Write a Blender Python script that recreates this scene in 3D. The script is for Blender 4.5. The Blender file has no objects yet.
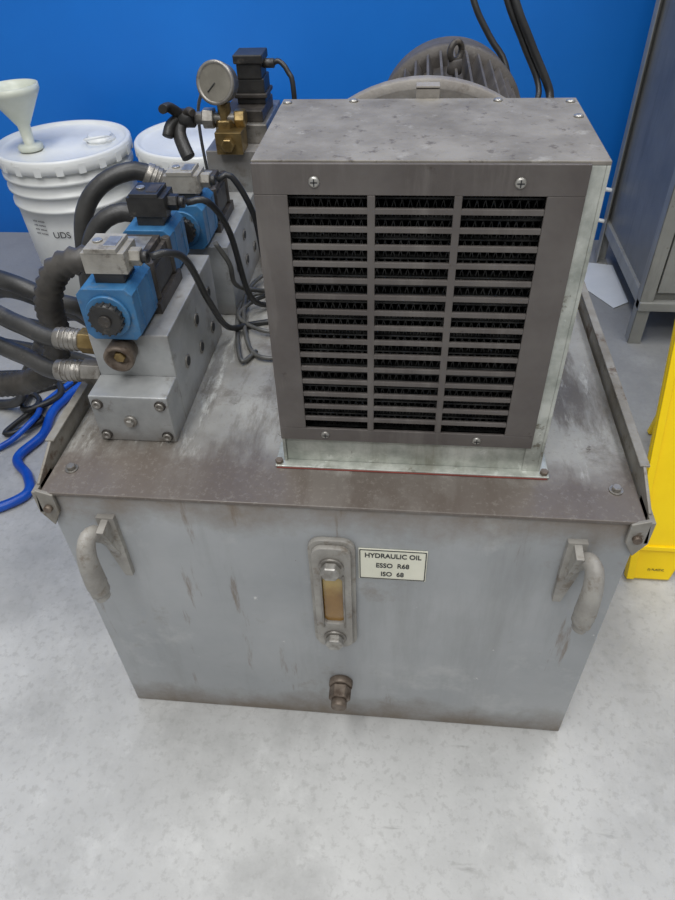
import bpy, bmesh, math, random
from mathutils import Vector, Matrix, Euler
random.seed(4)
scene=bpy.context.scene
H=0.4063; WX=0.28; D=0.74

# ------------------------------------------------------------------ materials
def srgb(r,g,b):
    f=lambda c:(c/255/12.92) if c/255<=.04045 else ((c/255+.055)/1.055)**2.4
    return (f(r),f(g),f(b),1)
def nmat(name,c1,c2,scale=8,rough=.5,metal=0,bump=.0,lo=.35,hi=.65,stretch=(1,1,1),extra=(),spec=.5,rough2=None,coat=0,detail=6):
    m=bpy.data.materials.new(name); m.use_nodes=True
    nt=m.node_tree; n=nt.nodes; l=nt.links
    bs=n["Principled BSDF"]
    tc=n.new("ShaderNodeTexCoord"); mp=n.new("ShaderNodeMapping"); mp.inputs["Scale"].default_value=stretch
    l.new(tc.outputs["Object"],mp.inputs[0])
    nz=n.new("ShaderNodeTexNoise"); nz.inputs["Scale"].default_value=scale; nz.inputs["Detail"].default_value=detail; nz.inputs["Roughness"].default_value=.62
    l.new(mp.outputs[0],nz.inputs["Vector"])
    rp=n.new("ShaderNodeValToRGB"); rp.color_ramp.elements[0].position=lo; rp.color_ramp.elements[1].position=hi
    rp.color_ramp.elements[0].color=c1; rp.color_ramp.elements[1].color=c2
    l.new(nz.outputs["Fac"],rp.inputs[0]); col=rp.outputs[0]
    sep=n.new("ShaderNodeSeparateXYZ"); l.new(tc.outputs["Object"],sep.inputs[0])
    for i,(kind,c,a,b,sc,amt) in enumerate(extra):
        n2=n.new("ShaderNodeTexNoise"); n2.noise_dimensions='4D'; n2.inputs["W"].default_value=i*3.7+1
        n2.inputs["Scale"].default_value=sc; n2.inputs["Detail"].default_value=8; n2.inputs["Roughness"].default_value=.7
        st={"streak":(1,1,.12),"ystreak":(1,.25,1),"xstreak":(.15,1,1)}.get(kind,(1,1,1))
        m2=n.new("ShaderNodeMapping"); m2.inputs["Scale"].default_value=st; l.new(tc.outputs["Object"],m2.inputs[0]); l.new(m2.outputs[0],n2.inputs["Vector"])
        if kind=="xstreak": m2.inputs["Rotation"].default_value=(0,0,.7)
        mr=n.new("ShaderNodeMapRange"); mr.clamp=True
        mr.inputs["From Min"].default_value=a; mr.inputs["From Max"].default_value=b
        if kind in("spots","streak","ystreak","xstreak"):
            l.new(n2.outputs["Fac"],mr.inputs["Value"])
        else:
            ma=n.new("ShaderNodeMath"); ma.operation='MULTIPLY_ADD'; ma.inputs[1].default_value=abs(b-a)*2.2
            sb=n.new("ShaderNodeMath"); sb.operation='SUBTRACT'; sb.inputs[1].default_value=.5
            l.new(n2.outputs["Fac"],sb.inputs[0]); l.new(sb.outputs[0],ma.inputs[0]); l.new(sep.outputs[kind],ma.inputs[2])
            l.new(ma.outputs[0],mr.inputs["Value"])
        mu=n.new("ShaderNodeMath"); mu.operation='MULTIPLY'; mu.inputs[1].default_value=amt; l.new(mr.outputs[0],mu.inputs[0])
        mx=n.new("ShaderNodeMix"); mx.data_type='RGBA'; mx.inputs[7].default_value=c
        l.new(mu.outputs[0],mx.inputs[0]); l.new(col,mx.inputs[6]); col=mx.outputs[2]
    l.new(col,bs.inputs["Base Color"])
    bs.inputs["Metallic"].default_value=metal; bs.inputs["Specular IOR Level"].default_value=spec
    bs.inputs["Coat Weight"].default_value=coat
    if rough2 is None: bs.inputs["Roughness"].default_value=rough
    else:
        mr=n.new("ShaderNodeMapRange"); mr.inputs["From Min"].default_value=lo; mr.inputs["From Max"].default_value=hi
        mr.inputs["To Min"].default_value=rough; mr.inputs["To Max"].default_value=rough2
        l.new(nz.outputs["Fac"],mr.inputs["Value"]); l.new(mr.outputs[0],bs.inputs["Roughness"])
    if bump:
        n3=n.new("ShaderNodeTexNoise"); n3.inputs["Scale"].default_value=scale*12; n3.inputs["Detail"].default_value=3
        l.new(mp.outputs[0],n3.inputs["Vector"])
        bp=n.new("ShaderNodeBump"); bp.inputs["Strength"].default_value=bump; bp.inputs["Distance"].default_value=.002
        l.new(n3.outputs["Fac"],bp.inputs["Height"]); l.new(bp.outputs[0],bs.inputs["Normal"])
    return m

RUST=srgb(92,74,58)
M_floor=nmat("painted_concrete",srgb(178,178,176),srgb(198,198,196),5,.42,bump=.3,lo=.36,hi=.64,rough2=.58,
  extra=[("spots",srgb(144,144,142),.52,.68,6,.48),("spots",srgb(212,212,210),.55,.66,16,.40),
         ("spots",srgb(156,155,152),.52,.60,90,.40),("xstreak",srgb(126,124,120),.61,.68,30,.55),
         ("spots",srgb(80,76,70),.68,.71,70,.85),("spots",srgb(66,62,56),.70,.72,22,.8),
         ("Y",srgb(130,131,132),.10,.85,5,.75)])  # Y term: light falloff towards the back wall painted into the floor colour
M_wall=nmat("blue_wall_paint",srgb(2,112,208),srgb(8,121,218),1.5,.5,bump=.12,extra=[("Z",srgb(0,86,170),.25,-.05,2,.6),("spots",srgb(30,120,200),.66,.70,20,.5)])  # Z term: uneven lighting painted in, wall colour dimmer low down
M_tank=nmat("tank_grey_paint",srgb(152,155,157),srgb(172,174,175),5,.38,bump=.06,rough2=.48,
  extra=[("streak",srgb(130,131,129),.50,.68,16,.5),("spots",srgb(190,191,189),.56,.66,9,.45),
         ("spots",srgb(128,119,106),.58,.68,14,.5),("streak",srgb(112,94,74),.61,.68,34,.65),
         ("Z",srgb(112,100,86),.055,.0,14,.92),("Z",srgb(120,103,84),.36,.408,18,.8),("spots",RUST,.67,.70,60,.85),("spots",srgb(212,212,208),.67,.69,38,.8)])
M_lid=nmat("dusty_tank_lid",srgb(138,136,131),srgb(174,173,168),9,.28,bump=.1,lo=.35,hi=.7,rough2=.6,
  extra=[("ystreak",srgb(98,91,82),.46,.56,18,.85),("ystreak",srgb(222,223,217),.52,.59,11,.9),("spots",srgb(92,83,73),.55,.63,11,.6),("Y",srgb(98,89,82),.085,.040,16,.92),  # near-white ystreak: wet reflections painted into the lid colour
         ("spots",srgb(136,130,122),.54,.62,230,.45),("spots",srgb(78,68,58),.64,.68,60,.8),("spots",srgb(196,192,184),.67,.70,120,.6)])
M_edge=nmat("worn_rim_paint",srgb(122,116,106),srgb(156,153,146),22,.55,metal=.2,bump=.1,extra=[("spots",RUST,.54,.62,40,.85)])
M_lug=nmat("cast_lug_paint",srgb(136,132,126),srgb(164,161,154),30,.5,bump=.2,extra=[("spots",srgb(108,95,80),.54,.64,45,.7)])
M_galv=nmat("galvanised_steel",srgb(152,156,148),srgb(202,204,196),34,.40,metal=.35,bump=.05,lo=.36,hi=.64,
  extra=[("streak",srgb(120,116,98),.50,.64,20,.6),("spots",srgb(222,224,218),.58,.64,60,.6),("spots",srgb(92,82,64),.62,.67,35,.75)])
M_cooltop=nmat("dusty_galvanised_top",srgb(112,107,99),srgb(142,137,129),20,.62,metal=.1,bump=.25,
  extra=[("spots",srgb(172,169,162),.58,.68,50,.5),("spots",srgb(80,72,64),.57,.64,90,.7),("spots",srgb(70,62,54),.68,.70,30,.8)])
M_panel=nmat("dark_grille_paint",srgb(90,84,81),srgb(112,107,103),9,.45,metal=.25,bump=.1,
  extra=[("streak",srgb(132,127,122),.54,.68,26,.5),("spots",srgb(68,60,54),.62,.68,50,.6)])
M_core=nmat("cooler_core_fins",srgb(20,20,21),srgb(70,70,69),60,.5,metal=.4,stretch=(1,1,3))
M_screw=nmat("screw_steel",srgb(140,136,130),srgb(186,184,178),90,.4,metal=.7)
M_red=nmat("red_gasket",srgb(120,52,44),srgb(138,62,52),30,.7)
M_motor=nmat("motor_dusty_paint",srgb(70,66,63),srgb(94,89,85),22,.65,bump=.2,extra=[("spots",srgb(132,126,120),.58,.68,50,.5)])
M_flange=nmat("motor_flange_paint",srgb(118,112,106),srgb(146,141,134),20,.6,bump=.2,extra=[("spots",srgb(92,82,72),.56,.66,40,.6)])
M_block=nmat("manifold_aluminium",srgb(150,152,152),srgb(178,179,178),16,.38,metal=.25,bump=.06,
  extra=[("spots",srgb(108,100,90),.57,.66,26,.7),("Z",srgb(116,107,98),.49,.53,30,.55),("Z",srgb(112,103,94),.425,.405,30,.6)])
M_blue=nmat("blue_solenoid",srgb(44,94,138),srgb(66,120,162),28,.42,bump=.1,extra=[("spots",srgb(116,124,126),.55,.65,45,.65),("spots",srgb(56,58,58),.58,.65,30,.7)])
M_black=nmat("black_plastic",srgb(34,33,33),srgb(54,53,51),40,.42,bump=.1,extra=[("spots",srgb(104,97,88),.58,.68,60,.6)])
M_iron=nmat("dark_cast_iron",srgb(52,48,45),srgb(80,75,70),40,.5,metal=.2,bump=.2,extra=[("spots",srgb(122,113,103),.57,.66,60,.6)])
M_din=nmat("grey_connector",srgb(134,130,122),srgb(164,160,151),36,.5,bump=.1,extra=[("spots",srgb(88,80,72),.55,.64,60,.75)])
M_brass=nmat("brass_fitting",srgb(120,100,62),srgb(156,134,90),50,.35,metal=.7,bump=.05,extra=[("spots",srgb(80,68,50),.53,.63,60,.7)])
M_steel=nmat("dull_steel",srgb(126,122,115),srgb(160,156,150),50,.38,metal=.6,bump=.08,extra=[("spots",srgb(86,76,66),.54,.64,60,.7)])
M_rusty=nmat("rusty_steel",srgb(92,80,70),srgb(128,116,104),50,.5,metal=.4,bump=.15,extra=[("spots",srgb(70,54,42),.52,.62,60,.7)])
M_hose=nmat("rubber_hose",srgb(40,40,40),srgb(62,61,59),26,.42,bump=.1,extra=[("spots",srgb(104,98,90),.57,.68,40,.55)])
M_conduit=nmat("corrugated_conduit",srgb(56,54,51),srgb(86,82,77),26,.45)
M_cable=nmat("cable_sheath",srgb(32,32,33),srgb(50,50,50),30,.4)
M_greycable=nmat("grey_cable_sheath",srgb(72,72,70),srgb(98,97,94),30,.4)
M_bluehose=nmat("blue_hose",srgb(10,70,170),srgb(24,92,196),20,.35)
M_pail=nmat("white_plastic",srgb(222,223,220),srgb(236,237,234),6,.35,extra=[("spots",srgb(186,184,176),.64,.70,30,.5)])
M_ink=nmat("black_ink",srgb(40,41,42),srgb(52,53,54),30,.6)
M_funnel=nmat("milky_funnel_plastic",srgb(202,206,190),srgb(218,221,208),12,.35)
M_cab=nmat("cabinet_grey_paint",srgb(134,135,132),srgb(158,158,154),6,.40,bump=.05,extra=[("streak",srgb(104,102,98),.50,.64,14,.65),("spots",srgb(84,74,64),.62,.68,30,.75)])
M_cabdark=nmat("cabinet_paint_shaded",srgb(112,113,112),srgb(134,134,131),5,.40,extra=[("streak",srgb(84,83,81),.50,.64,14,.7)])  # darker copy of the cabinet grey, shade on the side painted in
M_yel=nmat("yellow_plastic",srgb(246,206,0),srgb(254,218,10),8,.35)
M_paper=nmat("white_paper",srgb(218,222,225),srgb(230,233,235),6,.7)
M_label=nmat("cream_label",srgb(226,225,206),srgb(238,236,218),14,.5)
M_gface=nmat("gauge_face",srgb(112,108,98),srgb(140,135,124),20,.25,coat=.6)
M_amber=nmat("amber_oil_window",srgb(118,82,26),srgb(158,118,48),20,.12,coat=.6,lo=.3,hi=.7,extra=[("Z",srgb(200,176,108),.272,.30,20,.7)])

# ------------------------------------------------------------------ builders
def empty(name):
    e=bpy.data.objects.new(name,None); e.empty_display_size=.05
    scene.collection.objects.link(e); return e
class B:
    def __init__(s,name,parent=None,bevel=.0):
        s.name=name;s.parent=parent;s.bm=bmesh.new();s.mats=[];s.bevel=bevel
    def mi(s,m):
        if m not in s.mats: s.mats.append(m)
        return s.mats.index(m)
    def hexa(s,v8,mat):
        vs=[s.bm.verts.new(v) for v in v8]; i=s.mi(mat)
        for f in((0,3,2,1),(4,5,6,7),(0,1,5,4),(1,2,6,5),(2,3,7,6),(3,0,4,7)):
            fc=s.bm.faces.new([vs[k] for k in f]); fc.material_index=i
        return s
    def box(s,x0,x1,y0,y1,z0,z1,mat,T=None):
        v=[(x0,y0,z0),(x1,y0,z0),(x1,y1,z0),(x0,y1,z0),(x0,y0,z1),(x1,y0,z1),(x1,y1,z1),(x0,y1,z1)]
        if T is not None: v=[tuple(T@Vector(p)) for p in v]
        return s.hexa(v,mat)
    def prof(s,p0,p1,prof,mat,seg=28,flat=False,scale=(1,1),capped=True,start=0.0):
        p0=Vector(p0);p1=Vector(p1);d=(p1-p0).normalized()
        a=Vector((1,0,0))
        if abs(d.z)<.9: a=Vector((0,0,1)).cross(d).normalized()
        b=d.cross(a).normalized(); i=s.mi(mat); rings=[]
        a=b.cross(d).normalized()
        for t,r in prof:
            rings.append([s.bm.verts.new(p0+d*t+(a*math.cos(start+2*math.pi*k/seg)*scale[0]+b*math.sin(start+2*math.pi*k/seg)*scale[1])*r) for k in range(seg)])
        for q in range(len(rings)-1):
            A,C=rings[q],rings[q+1]
            for k in range(seg):
                f=s.bm.faces.new((A[k],A[(k+1)%seg],C[(k+1)%seg],C[k])); f.material_index=i; f.smooth=not flat
        if capped:
            f=s.bm.faces.new(rings[0][::-1]); f.material_index=i
            f=s.bm.faces.new(rings[-1]); f.material_index=i
        return s
    def cyl(s,p0,p1,r,mat,seg=24,r1=None,flat=False):
        L=(Vector(p1)-Vector(p0)).length; r1=r if r1 is None else r1; c=min(r*.12,L*.15,.0015)
        return s.prof(p0,p1,[(0,r-c),(c,r),(L-c,r1),(L,r1-c)],mat,seg,flat)
    def hexn(s,p0,p1,r,mat): return s.cyl(p0,p1,r,mat,seg=6,flat=True)
    def poly(s,pts,off,mat,smooth=False):
        off=Vector(off);i=s.mi(mat)
        a=[s.bm.verts.new(p) for p in pts]; b=[s.bm.verts.new(Vector(p)+off) for p in pts]
        f=s.bm.faces.new(a);f.material_index=i; f=s.bm.faces.new(b[::-1]);f.material_index=i
        n=len(a)
        for k in range(n):
            f=s.bm.faces.new((a[k],b[k],b[(k+1)%n],a[(k+1)%n]));f.material_index=i;f.smooth=smooth
        return s
    def ring(s,outer,inner,off,mat,smooth=True):
        off=Vector(off);i=s.mi(mat);n=len(outer)
        oa=[s.bm.verts.new(p) for p in outer];ia=[s.bm.verts.new(p) for p in inner]
        ob=[s.bm.verts.new(Vector(p)+off) for p in outer];ib=[s.bm.verts.new(Vector(p)+off) for p in inner]
        for k in range(n):
            j=(k+1)%n
            for q,sm in(((oa[k],oa[j],ia[j],ia[k]),False),((ob[k],ib[k],ib[j],ob[j]),False),((oa[k],ob[k],ob[j],oa[j]),smooth),((ia[k],ia[j],ib[j],ib[k]),smooth)):
                f=s.bm.faces.new(q);f.material_index=i;f.smooth=sm
        return s
    def sweep(s,pts,r,mat,seg=14,step=.008,rib=None,rfun=None,scale=(1,1)):
        P=[Vector(p) for p in pts]; P=[P[0]*2-P[1]]+P+[P[-1]*2-P[-2]]
        path=[]
        for k in range(1,len(P)-2):
            a,b,c,d=P[k-1],P[k],P[k+1],P[k+2]; n=max(3,int((c-b).length/step))
            for q in range(n):
                t=q/n
                path.append(.5*((2*b)+(c-a)*t+(2*a-5*b+4*c-d)*t*t+(3*b-a-3*c+d)*t**3))
        path.append(P[-2]); i=s.mi(mat)
        N=len(path); tan=[(path[min(k+1,N-1)]-path[max(k-1,0)]).normalized() for k in range(N)]
        u=tan[0].orthogonal().normalized()
        if abs(tan[0].x)<.95: u=(Vector((1,0,0))-tan[0]*tan[0].x).normalized()
        rings=[]
        for k in range(N):
            u=(u-tan[k]*u.dot(tan[k])).normalized(); w=tan[k].cross(u)
            rr=r
            if rib: rr=r*(1.0 if k%2 else rib)
            if rfun: rr=r*rfun(k/(N-1))
            rings.append([s.bm.verts.new(path[k]+(u*math.cos(2*math.pi*j/seg)*scale[0]+w*math.sin(2*math.pi*j/seg)*scale[1])*rr) for j in range(seg)])
        for k in range(N-1):
            for j in range(seg):
                f=s.bm.faces.new((rings[k][j],rings[k][(j+1)%seg],rings[k+1][(j+1)%seg],rings[k+1][j]));f.material_index=i;f.smooth=True
        f=s.bm.faces.new(rings[0][::-1]);f.material_index=i
        f=s.bm.faces.new(rings[-1]);f.material_index=i
        return s
    def done(s):
        bmesh.ops.recalc_face_normals(s.bm,faces=s.bm.faces)
        me=bpy.data.meshes.new(s.name); s.bm.to_mesh(me); s.bm.free()
        for m in s.mats: me.materials.append(m)
        o=bpy.data.objects.new(s.name,me); scene.collection.objects.link(o)
        if s.parent: o.parent=s.parent
        if s.bevel:
            b=o.modifiers.new("b","BEVEL"); b.width=s.bevel; b.segments=2; b.limit_method='ANGLE'; b.angle_limit=math.radians(50)
        return o
def text(name,parent,body,loc,rot,size,mat,align='CENTER',ext=.0002,bold=0,sy=1.0):
    cu=bpy.data.curves.new(name,"FONT"); cu.body=body; cu.size=size; cu.align_x=align; cu.align_y='CENTER'; cu.extrude=ext; cu.offset=bold
    tmp=bpy.data.objects.new(name+"_t",cu); scene.collection.objects.link(tmp)
    bpy.context.view_layer.update()
    me=bpy.data.meshes.new_from_object(tmp.evaluated_get(bpy.context.evaluated_depsgraph_get()))
    bpy.data.objects.remove(tmp)
    me.transform(Matrix.Diagonal((1,sy,1,1)))
    me.transform(Matrix.Translation(loc)@Euler(rot).to_matrix().to_4x4())
    me.materials.clear(); me.materials.append(mat)
    o=bpy.data.objects.new(name,me); scene.collection.objects.link(o); o.parent=parent
    return o
def rrect(cx,cz,hx,hz,r,y,n=6):
    pts=[]
    for sx,sz,a0 in((1,1,0),(-1,1,90),(-1,-1,180),(1,-1,270)):
        for k in range(n+1):
            a=math.radians(a0+90*k/n)
            pts.append((cx+sx*(hx-r)+r*math.cos(a),y,cz+sz*(hz-r)+r*math.sin(a)))
    return pts

# ------------------------------------------------------------------ room
B("floor").box(-3,3,-2.5,1.45,-.05,0,M_floor).done()
B("wall_back").box(-3,3,1.45,1.55,-.05,3.0,M_wall).done()

# ------------------------------------------------------------------ tank
T=empty("hydraulic_oil_tank")
b=B("body",T,.0015)
b.box(-WX,WX,0,D,.001,H-.004,M_tank); b.done()
b=B("lid",T,.001); b.box(-WX-.001,WX+.001,-.004,D+.003,H-.004,H,M_lid)
b.done()
for sx,nm in((-1,"rim_left"),(1,"rim_right")):
    b=B(nm,T,.0008); x=sx*WX
    pr=[(x+sx*.003,0.002,H-.012),(x+sx*.003,D,H-.012),(x+sx*.003,D,H+.022),(x+sx*.003,.045,H+.022),(x+sx*.003,.004,H+.004)]
    b.poly(pr,(sx*.003,0,0),M_edge)
    b.box(min(x,x+sx*.009),max(x,x+sx*.009),.045,D,H+.021,H+.0235,M_edge)
    b.poly([(x+sx*.004,-.006,H+.004),(x-sx*.012,-.006,H-.002),(x-sx*.012,-.006,H-.026),(x-sx*.002,-.006,H-.044),(x+sx*.008,-.006,H-.026)],(0,.004,0),M_edge)
    b.box(min(x+sx*.003,x+sx*.008),max(x+sx*.003,x+sx*.008),-.006,.03,H-.026,H+.002,M_edge)
    b.cyl((x-sx*.004,-.006,H-.018),(x-sx*.004,-.011,H-.018),.0042,M_rusty,12)
    b.done()
b=B("rim_rear",T,.0008); b.box(-WX,WX,D,D+.003,H-.01,H+.022,M_edge).done()
b=B("lid_bolts",T,.0006)
for x,y in((-.262,.03),(.262,.035),(.255,.32),(-.262,.36),(.255,.6)):
    b.cyl((x,y,H),(x,y,H+.0012),.0065,M_steel); b.hexn((x,y,H+.0012),(x,y,H+.005),.0045,M_steel)
b.done()
for x,sx,nm in((-.236,-1,"lifting_lug_1"),(.240,1,"lifting_lug_2")):
    b=B(nm,T,.002)
    def rf(t): return .62+.75*t if t<.55 else (1.03+.12*(t-.55)/.3 if t<.85 else 1.07 if t<.94 else .8)
    b.sweep([(x-sx*.012,.0,.320),(x-sx*.012,-.004,.334),(x-sx*.008,-.009,.352),(x-sx*.003,-.018,.366),(x,-.028,.366),(x+sx*.001,-.036,.350),(x+sx*.001,-.038,.322),(x,-.038,.290)],
            .0098,M_lug,seg=16,step=.003,rfun=rf,scale=(.8,1.0))
    xc=x-sx*.012
    b.poly([(xc-.009,-.006,.376),(xc+.009,-.006,.376),(xc+.009,-.006,.33),(xc-sx*.004+.004,-.006,.286),(xc-sx*.004-.004,-.006,.286),(xc-.009,-.006,.33)],(0,.006,0),M_lug)
    b.poly([(xc-.0035,0,.375),(xc-.0035,-.022,.372),(xc-.0035,-.016,.352),(xc-.0035,-.004,.315),(xc-.0035,0,.30)],(.007,0,0),M_lug)
    b.done()
b=B("sight_glass",T,.0012)
cx,cz=-.0015,.270
b.ring(rrect(cx,cz,.0235,.0905,.014,0),rrect(cx,cz,.0105,.040,.006,0),(0,-.006,0),M_lug)
b.ring(rrect(cx,cz,.0195,.0855,.012,-.006),rrect(cx,cz,.0105,.040,.006,-.006),(0,-.006,0),M_lug)
b.box(cx-.012,cx+.012,-.008,-.0005,cz-.042,cz+.042,M_amber)
b.box(cx-.0125,cx-.0105,-.014,-.004,cz-.046,cz+.046,M_steel)
b.box(cx+.0105,cx+.0125,-.014,-.004,cz-.046,cz+.046,M_steel)
for z in(.330,.205):
    b.cyl((cx,-.012,z),(cx,-.015,z),.0125,M_steel); b.hexn((cx,-.015,z),(cx,-.024,z),.0105,M_screw)
b.done()
b=B("label_plate",T); b.box(.025,.0925,-.0016,-.0004,.300,.3465,M_label)
b.ring(rrect(.05875,.32325,.0330,.0225,.001,-.0017),rrect(.05875,.32325,.0320,.0215,.001,-.0017),(0,-.0003,0),M_ink); b.done()
R90=(math.radians(90),0,0)
text("label_text_1",T,"HYDRAULIC OIL",(.05875,-.0018,.3370),R90,.0076,M_ink,bold=.00014,sy=1.25)
text("label_text_2",T,"ESSO  R68",(.05875,-.0018,.3220),R90,.0076,M_ink,bold=.00012,sy=1.25)
text("label_text_3",T,"ISO  68",(.05875,-.0018,.3085),R90,.0076,M_ink,bold=.00012,sy=1.25)
b=B("drain_plug",T,.0008)
b.cyl((.001,0,.090),(.001,-.010,.090),.0145,M_rusty); b.hexn((.001,-.010,.090),(.001,-.026,.089),.0135,M_rusty)
b.cyl((.001,-.026,.089),(.001,-.036,.0885),.0095,M_rusty); b.done()

# ------------------------------------------------------------------ cooler
C=empty("oil_cooler")
x0,x1,y0,y1,zt,zb=-.0515,.1945,.052,.202,.6968,H
b=B("housing",C,.0012)
t=.003
b.box(x0,x1,y0+.001,y1,zt-t,zt,M_cooltop)
b.box(x0,x0+t,y0+.001,y1,zb+.003,zt-t,M_galv); b.box(x1-t,x1,y0+.001,y1,zb+.003,zt-t,M_galv)
b.box(x0+t,x1-t,y0+.003,y0+.006,zb+.003,.445,M_galv)
b.box(x1-.017,x1-t,y0+.001,y0+.003,zb+.003,zt-t,M_galv)
b.box(x0+t,x1-t,y1-t,y1,zb+.003,zt-t,M_galv)
b.box(x0-.008,x1+.008,y0-.007,y1+.008,zb+.0012,zb+.003,M_galv)
b.box(x0-.0065,x1+.0065,y0-.0078,y1+.006,zb+.0002,zb+.0014,M_red)
b.done()
b=B("grille_panel",C,.0006)
px0,px1,pz0,pz1=-.0515,.1815,.440,.6955; gx0,gx1,gz0,gz1=-.027,.1555,.4545,.6735
yp0,yp1=y0-.002,y0+.001
b.box(px0,px1,yp0,yp1,gz1,pz1,M_panel);b.box(px0,px1,yp0,yp1,pz0,gz0,M_panel)
b.box(px0,gx0,yp0,yp1,gz0,gz1,M_panel);b.box(gx1,px1,yp0,yp1,gz0,gz1,M_panel)
b.box(.0305,.0362,yp0,yp1,gz0,gz1,M_panel);b.box(.0920,.0977,yp0,yp1,gz0,gz1,M_panel)
n=16;p=(gz1-gz0+.0045)/n
for k in range(n-1):
    z=gz1-p*(k+1)+.0045
    b.box(gx0,gx1,yp0+.0002,yp1,z-.0045,z,M_panel)
b.done()
b=B("radiator_core",C)
b.box(x0+.004,x1-.02,y0+.022,y0+.062,.442,zt-.006,M_core)
z=.448
while z<zt-.01:
    b.box(x0+.004,x1-.02,y0+.010,y0+.022,z,z+.0014,M_core)
    xx=x0+.006;k=0
    while xx<x1-.024:
        dz=.0032
        b.hexa([(xx,y0+.011,z+.0014),(xx+.0006,y0+.011,z+.0014),(xx+.0006,y0+.022,z+.0014),(xx,y0+.022,z+.0014)]+[(xx+(dz if k%2 else -dz)*.5+e_,yy_,z+.0078) for e_,yy_ in((0,y0+.011),(.0006,y0+.011),(.0006,y0+.022),(0,y0+.022))],M_core); xx+=.0030;k+=1
    z+=.0078
b.done()
b=B("screws",C)
for x,z in((-.007,.683),(.136,.683),(-.009,.4475),(.131,.4475)):
    b.prof((x,yp0,z),(x,yp0-.003,z),[(0,.0042),(.0012,.0038),(.002,.0025)],M_screw,16)
    b.box(x-.0026,x+.0026,yp0-.0024,yp0-.0018,z-.0004,z+.0004,M_ink); b.box(x-.0004,x+.0004,yp0-.0024,yp0-.0018,z-.0026,z+.0026,M_ink)
for x,y in((-.046,.19),(.01,.194),(.13,.194),(.188,.15),(.188,.19)):
    b.prof((x,y,zt),(x,y,zt+.003),[(0,.004),(.0012,.0036),(.002,.002)],M_screw,14)
for x,y in((-.056,.05),(.198,.05),(.198,.16),(-.056,.16)):
    b.hexn((x,y,zb+.003),(x,y,zb+.007),.004,M_rusty)
b.done()
b=B("rear_bracket",C,.0006); b.box(.062,.082,.203,.206,.66,.705,M_flange); b.box(.062,.082,.203,.216,.703,.706,M_flange); b.done()

# ------------------------------------------------------------------ motor
Mo=empty("electric_motor")
b=B("mounting_flange",Mo,.0015)
fc=(.071,.562)
b.prof((fc[0],.228,fc[1]),(fc[0],.275,fc[1]),[(0,.136),(.003,.143),(.016,.143),(.019,.128),(.028,.115),(.047,.09)],M_flange,72); b.done()
mc=(.102,.600)
b=B("motor_body",Mo)
b.prof((mc[0],.272,mc[1]),(mc[0],.5,mc[1]),[(0,.066),(.228,.066)],M_motor,64)
c0=Vector((mc[0],0,mc[1]))
for k in range(36):
    a=2*math.pi*k/36; r0,r1=.064,.083
    d=Vector((math.cos(a),0,math.sin(a))); tt=Vector((-math.sin(a),0,math.cos(a)))*.0013
    def P(r,s_,y):
        q=c0+d*r+tt*s_; return (q.x,y,q.z)
    b.hexa([P(r0,-1,.29),P(r0,1,.29),P(r0,1,.455),P(r0,-1,.455),P(r1,-1,.29),P(r1,1,.29),P(r1,1,.455),P(r1,-1,.455)],M_motor)
b.prof((mc[0],.277,mc[1]),(mc[0],.292,mc[1]),[(0,.076),(.003,.082),(.015,.082)],M_motor,64)
b.done()
b=B("fan_cowl",Mo); b.prof((mc[0],.45,mc[1]),(mc[0],.54,mc[1]),[(0,.076),(.001,.086),(.010,.088),(.012,.084),(.06,.084),(.075,.078),(.084,.060)],M_motor,72).done()
b=B("lifting_eye",Mo)
cxx,cyy,czz=.101,.37,.697
b.sweep([(cxx+.006*math.cos(a),cyy+.006*math.cos(a),czz+.0085*math.sin(a)) for a in [2*math.pi*j/16 for j in range(17)]],.0032,M_iron,seg=10,step=.003)
b.cyl((.101,.37,.676),(.101,.37,.690),.0075,M_motor); b.done()
b=B("feet",Mo,.001)
for yy in(.29,.41):
    b.box(.012,.188,yy,yy+.04,H+.001,H+.013,M_motor); b.box(.034,.054,yy+.005,yy+.035,H+.012,.57,M_motor); b.box(.150,.170,yy+.005,yy+.035,H+.012,.57,M_motor)
b.done()

# ------------------------------------------------------------------ valves
def din(b,x,y,z,mat,side=1):
    b.box(x-.014,x+.014,y-.014,y+.014,z,z+.010,M_black)
    b.box(x-.020,x+.020,y-.016,y+.016,z+.010,z+.030,mat)
    b.box(x-.016,x+.014,y-.0165,y+.0165,z+.0295,z+.034,mat)
    b.box(x+.0,x+.012,y-.010,y+.010,z+.0338,z+.0346,M_screw if mat is not M_black else M_iron)
    b.cyl((x-.008,y,z+.034),(x-.008,y,z+.0358),.0045,M_screw,12)
    xs=x+side*.019
    b.hexn((xs,y,z+.020),(xs+side*.011,y,z+.020),.0085,mat); b.cyl((xs+side*.011,y,z+.020),(xs+side*.017,y,z+.020),.006,M_black,14)
def coil(b,x,y0,y1,z,front=True,knob=True):
    hw,hh,c=.0265,.0265,.006
    pts=[(x-hw+c,y0,z-hh),(x+hw-c,y0,z-hh),(x+hw,y0,z-hh+c),(x+hw,y0,z+hh-c),(x+hw-c,y0,z+hh),(x-hw+c,y0,z+hh),(x-hw,y0,z+hh-c),(x-hw,y0,z-hh+c)]
    b.poly(pts,(0,y1-y0,0),M_blue)
    if knob:
        s=-1 if front else 1; ys=y0 if front else y1
        b.cyl((x,ys,z),(x,ys+s*.004,z),.021,M_blue,28)
        b.cyl((x,ys+s*.003,z),(x,ys+s*.011,z),.0155,M_black,24)
        for k in range(16):
            a=2*math.pi*k/16
            b.cyl((x+.0155*math.cos(a),ys+s*.003,z+.0155*math.sin(a)),(x+.0155*math.cos(a),ys+s*.0105,z+.0155*math.sin(a)),.0014,M_black,6)
        b.cyl((x,ys+s*.011,z),(x,ys+s*.013,z),.006,M_iron,16)
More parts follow.
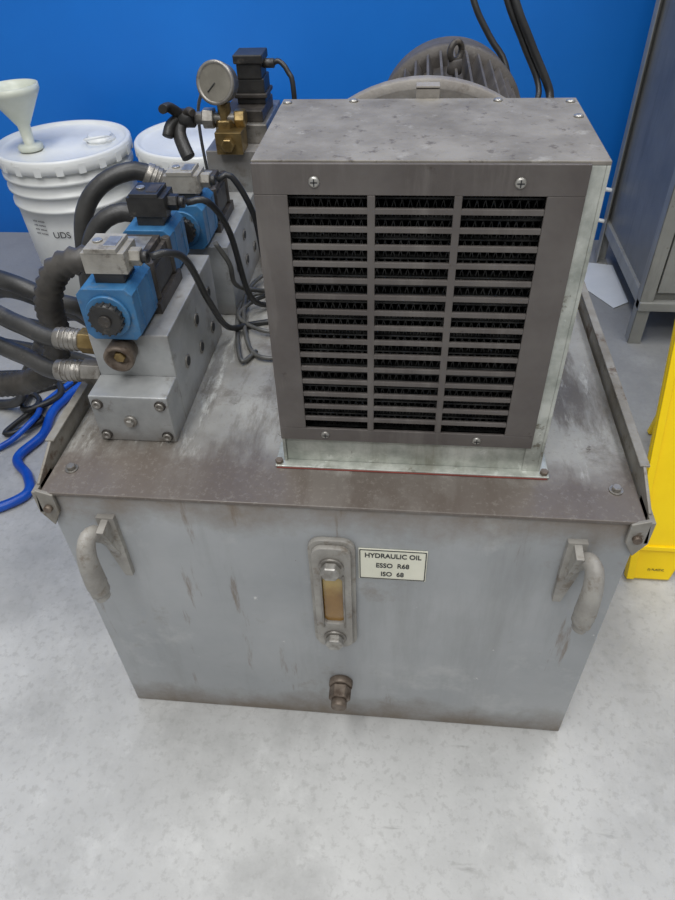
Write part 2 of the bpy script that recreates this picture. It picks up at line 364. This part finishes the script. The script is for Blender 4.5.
def valve(E,x,y,zb,first):
    bx0,bx1=x-.034,x+.046
    b=B("manifold_block",E,.0012)
    yb=y+.012
    if first: b.box(bx0,bx1,y-.025,yb,H+.0005,H+.057,M_block)
    b.box(bx0,bx1,yb,y+.185,H+.0005,zb,M_block)
    b.done()
    b=B("manifold_bolts",E)
    if first:
        for xx in(bx0+.008,bx1-.008):
            for zz in(H+.009,H+.048):
                b.cyl((xx,y-.025,zz),(xx,y-.0265,zz),.0058,M_iron,18); b.prof((xx,y-.0265,zz),(xx,y-.029,zz),[(0,.0044),(.0022,.0044),(.0024,.0025),(.0006,.0022)],M_steel,18)
        b.cyl((x+.004,y-.025,H+.028),(x+.004,y-.029,H+.028),.0065,M_steel); b.hexn((x+.004,y-.029,H+.028),(x+.004,y-.032,H+.028),.0042,M_screw)
        b.prof((x,yb,zb-.014),(x,yb-.022,zb-.016),[(0,.0135),(.016,.0150),(.020,.0145),(.021,.012),(.012,.0105)],M_rusty,28); b.hexn((x,yb-.004,zb-.0145),(x,yb-.017,zb-.0155),.006,M_brass)
    for yy,zz in((y+.05,H+.05),(y+.10,H+.035),(y+.10,H+.07),(y+.15,H+.03),(y+.155,H+.072)):
        if zz<zb-.01: b.cyl((bx1,yy,zz),(bx1+.0012,yy,zz),.0075,M_steel,20); b.cyl((bx1+.001,yy,zz),(bx1+.0018,yy,zz),.005,M_ink,16)
    b.done()
    zc=zb+.029
    b=B("valve_body",E,.0018)
    b.box(x-.026,x+.030,y+.052,y+.128,zb,zb+.012,M_iron)
    b.box(x-.023,x+.025,y+.057,y+.123,zb+.012,zb+.050,M_iron)
    b.box(x-.018,x+.020,y+.066,y+.114,zb+.050,zb+.056,M_iron)
    b.box(x-.012,x+.014,y+.072,y+.108,zb+.056,zb+.0568,M_screw)
    b.box(x+.024,x+.0265,y+.068,y+.112,zb+.016,zb+.042,M_black)
    for xx in(x-.021,x+.024):
        for yy in(y+.062,y+.118): b.cyl((xx,yy,zb+.012),(xx,yy,zb+.052),.0045,M_iron,14)
    if not first:
        b.cyl((x,y+.122,zc-.004),(x,y+.150,zc-.004),.017,M_iron,24); b.hexn((x,y+.150,zc-.004),(x,y+.160,zc-.004),.012,M_iron)
    b.done()
    b=B("solenoid_coils",E,.0012)
    coil(b,x,y,y+.056,zc,True)
    if first: coil(b,x,y+.124,y+.176,zc,False,True)
    for yy in (y+.014,y+.044)+((y+.138,y+.164) if first else ()): b.box(x-.0272,x+.0272,yy,yy+.003,zc-.02,zc+.02,M_blue)
    b.done()
    b=B("plug_connectors",E,.0015)
    din(b,x+.004,y+.026,zc+.0265,M_din,1)
    if first: din(b,x+.004,y+.150,zc+.0265,M_black,1)
    b.done()
V1=empty("solenoid_valve"); valve(V1,-.213,.100,.511,True)
V2=empty("solenoid_valve.001"); valve(V2,-.203,.315,.500,False)

G=empty("pressure_gauge_station")
b=B("manifold_block",G,.0012); b.box(-.222,-.135,.515,.69,H+.0005,.550,M_block); b.done()
b=B("valve_body",G,.0015)
b.box(-.208,-.140,.545,.665,.550,.575,M_steel); b.box(-.200,-.146,.555,.64,.575,.590,M_iron)
b.box(-.186,-.146,.585,.628,.590,.622,M_black); b.box(-.189,-.143,.582,.631,.598,.604,M_iron)
b.box(-.182,-.148,.583,.622,.622,.646,M_black); b.box(-.185,-.145,.580,.625,.641,.652,M_black); b.cyl((-.148,.60,.638),(-.132,.60,.638),.006,M_black,14)
b.done()
b=B("brass_tee",G,.0008)
b.cyl((-.192,.53,.550),(-.192,.53,.608),.009,M_brass,16); b.hexn((-.192,.53,.566),(-.192,.53,.588),.0155,M_brass)
b.cyl((-.235,.53,.588),(-.165,.53,.588),.008,M_steel,16); b.hexn((-.222,.53,.588),(-.206,.53,.588),.0135,M_steel); b.hexn((-.178,.53,.588),(-.164,.53,.588),.012,M_brass)
b.box(-.202,-.166,.50,.535,.550,.578,M_brass)
b.hexn((-.184,.50,.564),(-.184,.49,.564),.009,M_brass)
b.done()
b=B("gauge",G)
gc=Vector((-.193,.525,.632)); gd=Vector((-.18,-1,.25)).normalized()
b.prof(gc-gd*.012,gc+gd*.014,[(0,.018),(.003,.0235),(.018,.0245),(.020,.026),(.025,.026),(.026,.0225),(.024,.0215)],M_steel,40)
b.prof(gc+gd*.0105,gc+gd*.0125,[(0,.0215),(.002,.0215)],M_gface,32)
b.cyl((-.192,.53,.605),(-.192,.53,.615),.006,M_brass,14)
nd=gd.orthogonal().normalized(); b.sweep([gc+gd*.0135,gc+gd*.0135+nd*.008,gc+gd*.0135+nd*.015],.0007,M_ink,seg=6)
b.done()
b=B("lever_handle",G,.001)
b.cyl((-.234,.53,.588),(-.254,.53,.588),.012,M_black,18)
b.sweep([(-.252,.53,.590),(-.258,.522,.600),(-.264,.515,.606),(-.268,.505,.606)],.0085,M_black,seg=12,scale=(1,.7))
b.sweep([(-.252,.53,.588),(-.256,.520,.573),(-.250,.510,.558),(-.242,.50,.546)],.0095,M_black,seg=12,scale=(1,.7))
b.sweep([(-.256,.53,.588),(-.266,.520,.582),(-.270,.51,.570)],.0075,M_black,seg=12)
b.sweep([(-.250,.53,.590),(-.238,.520,.600),(-.230,.51,.600)],.005,M_iron,seg=10)
b.done()

# ------------------------------------------------------------------ hoses
def hose(name,pts,r,mat,rib=None,step=.008,fit=None,seg=14):
    E=empty(name); B("tube",E).sweep(pts,r,mat,rib=rib,step=step,seg=seg).done()
    if fit:
        b=B("end_fitting",E,.0006)
        p=Vector(fit[0]);q=Vector(fit[1]); d=(q-p).normalized();L=(q-p).length
        b.hexn(p,p+d*L*.42,r*1.4,fit[2]); b.cyl(p+d*L*.42,q,r*1.18,M_steel,18)
        for k in range(4): b.cyl(p+d*(L*(.5+.11*k)),p+d*(L*(.5+.11*k)+.002),r*1.25,M_steel,18)
        b.done()
    return E
hose("hydraulic_hose",[(-.262,.132,.489),(-.30,.134,.491),(-.34,.147,.499),(-.40,.17,.502),(-.52,.22,.44),(-.68,.30,.20),(-.85,.4,.02)],.0095,M_hose,fit=((-.2475,.132,.489),(-.295,.134,.491),M_brass))
hose("hydraulic_hose",[(-.262,.122,.459),(-.305,.124,.458),(-.345,.14,.465),(-.41,.16,.467),(-.53,.2,.40),(-.70,.27,.18),(-.9,.35,.02)],.0095,M_hose,fit=((-.2475,.122,.459),(-.300,.124,.458),M_steel))
hose("hydraulic_hose",[(-.228,.345,.572),(-.255,.34,.586),(-.29,.325,.578),(-.315,.31,.55),(-.325,.30,.50),(-.333,.30,.42),(-.342,.36,.25),(-.37,.46,.08),(-.46,.60,.018),(-.62,.76,.014),(-.95,.85,.014)],.0105,M_hose,fit=((-.208,.35,.560),(-.245,.343,.583),M_steel))
hose("hydraulic_hose",[(-.232,.30,.545),(-.262,.295,.556),(-.290,.285,.545),(-.308,.275,.51),(-.316,.265,.46),(-.322,.265,.38),(-.326,.33,.20),(-.35,.44,.04),(-.44,.66,.014),(-.62,.84,.014),(-.95,.95,.014)],.0105,M_hose,fit=((-.215,.302,.535),(-.25,.296,.553),M_steel))
hose("corrugated_conduit",[(-.250,.205,.535),(-.275,.20,.545),(-.305,.195,.535),(-.325,.192,.50),(-.335,.20,.45),(-.355,.20,.405),(-.40,.205,.378),(-.50,.22,.345),(-.65,.28,.2),(-.85,.36,.03)],.0155,M_conduit,rib=.78,step=.0046)
hose("hydraulic_hose",[(-.335,.40,.02),(-.34,.36,.25),(-.352,.32,.40),(-.386,.30,.438),(-.457,.31,.462),(-.58,.35,.46),(-.72,.42,.30),(-.86,.5,.02)],.0115,M_hose)
hose("hydraulic_hose",[(-.34,.46,.02),(-.335,.42,.22),(-.37,.36,.36),(-.42,.35,.40),(-.52,.38,.40),(-.66,.43,.28),(-.85,.55,.02)],.009,M_hose)
hose("hydraulic_hose",[(-.33,.56,.02),(-.345,.50,.20),(-.40,.46,.30),(-.50,.48,.30),(-.62,.52,.16),(-.74,.60,.02),(-.95,.62,.014)],.010,M_hose)
hose("solenoid_cable",[(-.171,.126,.586),(-.158,.135,.586),(-.150,.160,.565),(-.150,.205,.495),(-.150,.26,.430),(-.130,.30,.4105),(-.08,.315,.4105),(-.03,.32,.4105)],.0036,M_cable,seg=10,step=.005)
hose("solenoid_cable",[(-.171,.25,.586),(-.150,.255,.585),(-.138,.28,.54),(-.135,.32,.44),(-.115,.345,.4105),(-.07,.34,.4105),(-.02,.36,.4105)],.0036,M_cable,seg=10,step=.005)
hose("solenoid_cable",[(-.161,.341,.575),(-.145,.345,.578),(-.125,.35,.53),(-.118,.36,.45),(-.10,.38,.4105),(-.02,.40,.4105)],.0036,M_cable,seg=10,step=.005)
hose("solenoid_cable",[(-.134,.60,.638),(-.125,.60,.640),(-.113,.595,.628),(-.106,.59,.60),(-.105,.58,.45),(-.08,.56,.4105),(-.05,.55,.4105)],.0036,M_cable,seg=10,step=.005)
hose("grey_signal_cable",[(-.115,.24,.41),(-.13,.22,.412),(-.155,.33,.412),(-.14,.37,.413),(-.1,.37,.412),(-.08,.30,.411),(-.11,.28,.413),(-.15,.31,.416),(-.12,.36,.418),(-.05,.36,.413)],.0028,M_greycable,seg=8,step=.005)
hose("grey_signal_cable",[(-.04,.25,.41),(-.10,.225,.411),(-.13,.26,.412),(-.15,.36,.418),(-.13,.42,.418),(-.09,.40,.413),(-.10,.33,.418),(-.06,.28,.413),(-.03,.29,.412)],.0028,M_greycable,seg=8,step=.005)
hose("grey_signal_cable",[(-.155,.275,.53),(-.145,.285,.50),(-.148,.31,.46),(-.13,.35,.43),(-.09,.37,.42),(-.03,.36,.42)],.0030,M_greycable,seg=8,step=.005)
hose("grey_signal_cable",[(-.20,.655,.60),(-.235,.67,.605),(-.27,.70,.575),(-.30,.76,.50),(-.31,.82,.30),(-.32,.88,.008)],.0028,M_greycable,seg=8,step=.01)
hose("power_cable",[(.20,.50,.56),(.235,.58,.585),(.242,.60,.60),(.21,.61,.655),(.18,.62,.71),(.15,.66,.80),(.10,.8,1.1),(.06,1.2,1.9),(.05,1.43,2.6)],.0055,M_cable,seg=10)
hose("power_cable",[(.20,.54,.575),(.228,.60,.60),(.20,.615,.655),(.17,.62,.71),(.14,.66,.80),(.09,.8,1.1),(.03,1.2,1.9),(.02,1.43,2.6)],.0040,M_cable,seg=10)
hose("power_cable",[(.19,.56,.58),(.178,.59,.635),(.155,.60,.665),(.128,.61,.71),(.10,.65,.80),(.05,.8,1.1),(.0,1.2,1.9),(-.02,1.43,2.6)],.0042,M_cable,seg=10)
hose("blue_air_hose",[(-.60,.80,.010),(-.62,.70,.010),(-.650,.60,.010),(-.64,.52,.010),(-.66,.45,.010),(-.62,.405,.010),(-.60,.36,.010),(-.64,.32,.010),(-.72,.28,.010),(-.9,.25,.010)],.009,M_bluehose)
hose("blue_air_hose",[(-.58,.85,.009),(-.64,.72,.009),(-.68,.62,.009),(-.665,.55,.026),(-.70,.49,.010),(-.75,.46,.009),(-.9,.44,.009)],.006,M_bluehose)
hose("floor_cable",[(-.55,.70,.008),(-.63,.66,.008),(-.70,.60,.008),(-.66,.56,.012),(-.72,.52,.008),(-.69,.62,.016),(-.80,.66,.008),(-.95,.6,.008)],.0055,M_cable)
hose("floor_cable",[(-.50,.80,.010),(-.60,.72,.008),(-.72,.66,.008),(-.70,.58,.020),(-.65,.64,.020),(-.74,.72,.008),(-.95,.70,.008)],.007,M_cable)

# ------------------------------------------------------------------ pails
def pail(name,x,y,h=.36):
    E=empty(name)
    b=B("bucket",E)
    b.prof((x,y,0),(x,y,h),[(.001,.125),(0.004,.132),(.20,.1405),(.240,.142),(.241,.147),(.248,.147),(.249,.143),(.275,.1435),(.276,.1495),(.283,.1495),(.284,.1445),(.303,.145),(.304,.1515),(.312,.1515),(.313,.146),(h-.024,.147)],M_pail,72)
    b.done()
    b=B("pail_lid",E)
    b.prof((x,y,h-.03),(x,y,h),[(0,.1525),(.001,.155),(.012,.156),(.026,.156),(.030,.153),(.030,.146),(.024,.143),(.022,.138),(.022,.06),(.024,.055),(.0245,.001)],M_pail,80)
    for k in range(20):
        a=2*math.pi*k/20; c=Vector((x+.1535*math.cos(a),y+.1535*math.sin(a),h-.030))
        T_=Matrix.Translation(c)@Matrix.Rotation(a,4,'Z'); b.box(-.003,.0028,-.008,.008,-.001,.020,M_pail,T_)
    b.done()
    return E
P1=pail("plastic_pail",-.757,1.165); P2=pail("plastic_pail.001",-.432,1.20)
b=B("pour_spout",P1); b.prof((-.675,1.19,.352),(-.675,1.19,.372),[(0,.034),(.006,.034),(.008,.028),(.012,.028),(.014,.024)],M_pail,36)
b.sweep([(-.70,1.16,.362),(-.685,1.135,.370),(-.65,1.14,.374),(-.64,1.17,.368)],.003,M_pail,seg=8); b.done()
def ptext(E,nm,body,cx,cy,ang,rad,z,size):
    a=math.radians(ang); x=cx+rad*math.cos(a); y=cy+rad*math.sin(a)
    text(nm,E,body,(x,y,z),(math.radians(92),0,a+math.pi/2),size,M_ink,ext=.0002,bold=.0)
ptext(P1,"print_brand","UDS",-.757,1.165,-88,.1435,.190,.022)
for k in range(4): ptext(P1,"print_line_%d"%(k+1),"xxx xxxxx",-.757,1.165,-108,.1445,.222-.010*k,.008)
Fu=empty("plastic_funnel")
b=B("funnel_cone",Fu); p0=Vector((-.812,1.115,.3545)); dd=Vector((-.02,.02,1)).normalized()
b.prof(p0,p0+dd*.2,[(0,.026),(.003,.028),(.010,.028),(.014,.024),(.014,.012),(.052,.014),(.058,.018),(.117,.054),(.122,.057),(.134,.057),(.134,.054),(.122,.051),(.062,.015)],M_funnel,40); b.done()

# ------------------------------------------------------------------ cabinet
K=empty("metal_cabinet")
cx0,cx1,cy0,cy1,ch=.56,1.05,.92,1.33,1.25
b=B("cabinet_body",K,.0015)
b.box(cx0+.012,cx1-.012,cy0+.012,cy1-.006,.085,ch,M_cabdark)
b.box(cx0-.01,cx1+.01,cy0-.01,cy1+.005,ch,ch+.02,M_cab)
for x,sx in((cx0,1),(cx1,-1)):
    for y,sy in((cy0,1),(cy1,-1)):
        b.box(min(x,x+sx*.028),max(x,x+sx*.028),min(y,y+sy*.003),max(y,y+sy*.003),0.002,ch,M_cab)
        b.box(min(x,x+sx*.003),max(x,x+sx*.003),min(y,y+sy*.028),max(y,y+sy*.028),0.002,ch,M_cab)
        b.box(min(x,x+sx*.03),max(x,x+sx*.03),min(y,y+sy*.03),max(y,y+sy*.03),0,.004,M_cab)
b.box(cx0,cx1,cy0-.006,cy0+.02,.085,.105,M_cab); b.box(cx0+.004,cx0+.02,cy0+.003,cy1-.003,.085,.115,M_cab)
b.done()
b=B("cabinet_door",K,.002); b.box(cx0+.032,cx1-.032,cy0+.002,cy0+.014,.125,ch-.03,M_cab)
b.box(cx0+.034,cx1-.034,cy0+.000,cy0+.004,.42,.424,M_cabdark); b.box(cx1-.09,cx1-.07,cy0-.02,cy0+.002,.6,.75,M_screw); b.done()
b=B("cabinet_side_pipes",K,.001)
for z in(.11,.19): b.cyl((cx0-.03,1.30,z),(cx0-.03,1.36,z),.007,M_pail,14); b.cyl((cx0-.03,1.34,z),(cx0+.002,1.32,z),.005,M_pail,12)
b.done()

# ------------------------------------------------------------------ wet floor sign
S=empty("wet_floor_sign")
ANG=math.radians(23)
b=B("front_panel",S,.003)
Tm=Matrix.Translation((.565,.250,0))@Matrix.Rotation(-ANG,4,'X')
def LP(a,z,yy=0): return tuple(Tm@Vector((a,yy,z)))
hh=.60; tw=.135
out=[LP(-.150,.004),LP(-.085,.004),LP(-.07,.045),LP(.07,.045),LP(.085,.004),LP(.150,.004),LP(tw,hh-.04),LP(.105,hh),LP(.03,hh),LP(.03,hh-.03),LP(-.03,hh-.03),LP(-.03,hh),LP(-.105,hh),LP(-tw,hh-.04)]
off=Tm.to_3x3()@Vector((0,.012,0)); b.poly(out,off,M_yel); b.done()
b=B("panel_ribs",S,.001)
for sgn in(-1,1):
    a0,a1=sorted((sgn*.150,sgn*.139)); c0_,c1_=sorted((sgn*(tw),sgn*(tw-.010)))
    b.hexa([LP(a0,.006,-.005),LP(a1,.006,-.005),LP(a1,.006,.001),LP(a0,.006,.001),LP(c0_,hh-.05,-.005),LP(c1_,hh-.05,-.005),LP(c1_,hh-.05,.001),LP(c0_,hh-.05,.001)],M_yel)
b.hexa([LP(-.146,.055,-.004),LP(.146,.055,-.004),LP(.146,.055,.001),LP(-.146,.055,.001),LP(-.145,.062,-.004),LP(.145,.062,-.004),LP(.145,.062,.001),LP(-.145,.062,.001)],M_yel)
b.done()
b=B("rear_leg",S,.003)
b.hexa([(.53,.60,.002),(.60,.60,.002),(.60,.612,.002),(.53,.612,.002),(.53,.475,.535),(.60,.475,.535),(.60,.487,.535),(.53,.487,.535)],M_yel); b.done()
text("sign_small_print",S,"(!) PLASTIC",LP(-.108,.022,-.001),(math.radians(90)-ANG,0,0),.005,M_ink)

B("paper_sheet").poly([(.497,1.185,.002),(.520,1.31,.002),(.60,1.29,.003),(.60,1.10,.002),(.56,1.07,.002)],(0,0,.0012),M_paper).done()

# ------------------------------------------------------------------ lights
def area(name,loc,rot,size,size_y,power,col=(1,1,1)):
    L=bpy.data.lights.new(name,'AREA'); L.shape='RECTANGLE'; L.size=size;L.size_y=size_y;L.energy=power;L.color=col
    o=bpy.data.objects.new(name,L); o.location=loc;o.rotation_euler=rot; scene.collection.objects.link(o); return o
area("ceiling_light_1",(-.6,-.2,2.9),(0,0,0),.4,2.4,40,(1,1,1))
area("ceiling_light_2",(.9,.6,2.9),(0,0,0),.4,2.0,23,(1,1,1))
area("ceiling_light_3",(.1,-1.6,2.7),(math.radians(30),0,0),2.0,.4,28,(1,1,1))
w=bpy.data.worlds.new("World"); scene.world=w; w.use_nodes=True
w.node_tree.nodes["Background"].inputs[0].default_value=(.96,.98,1,1); w.node_tree.nodes["Background"].inputs[1].default_value=.32
scene.view_settings.view_transform='Standard'

cam=bpy.data.cameras.new("camera"); co=bpy.data.objects.new("camera",cam); scene.collection.objects.link(co)
co.location=(.0615,-.4262,.8613); co.rotation_euler=(.8366,.0306,.097)
cam.sensor_fit='VERTICAL'; cam.sensor_height=36; cam.lens=675.7*36/900; cam.clip_start=.01
scene.camera=co
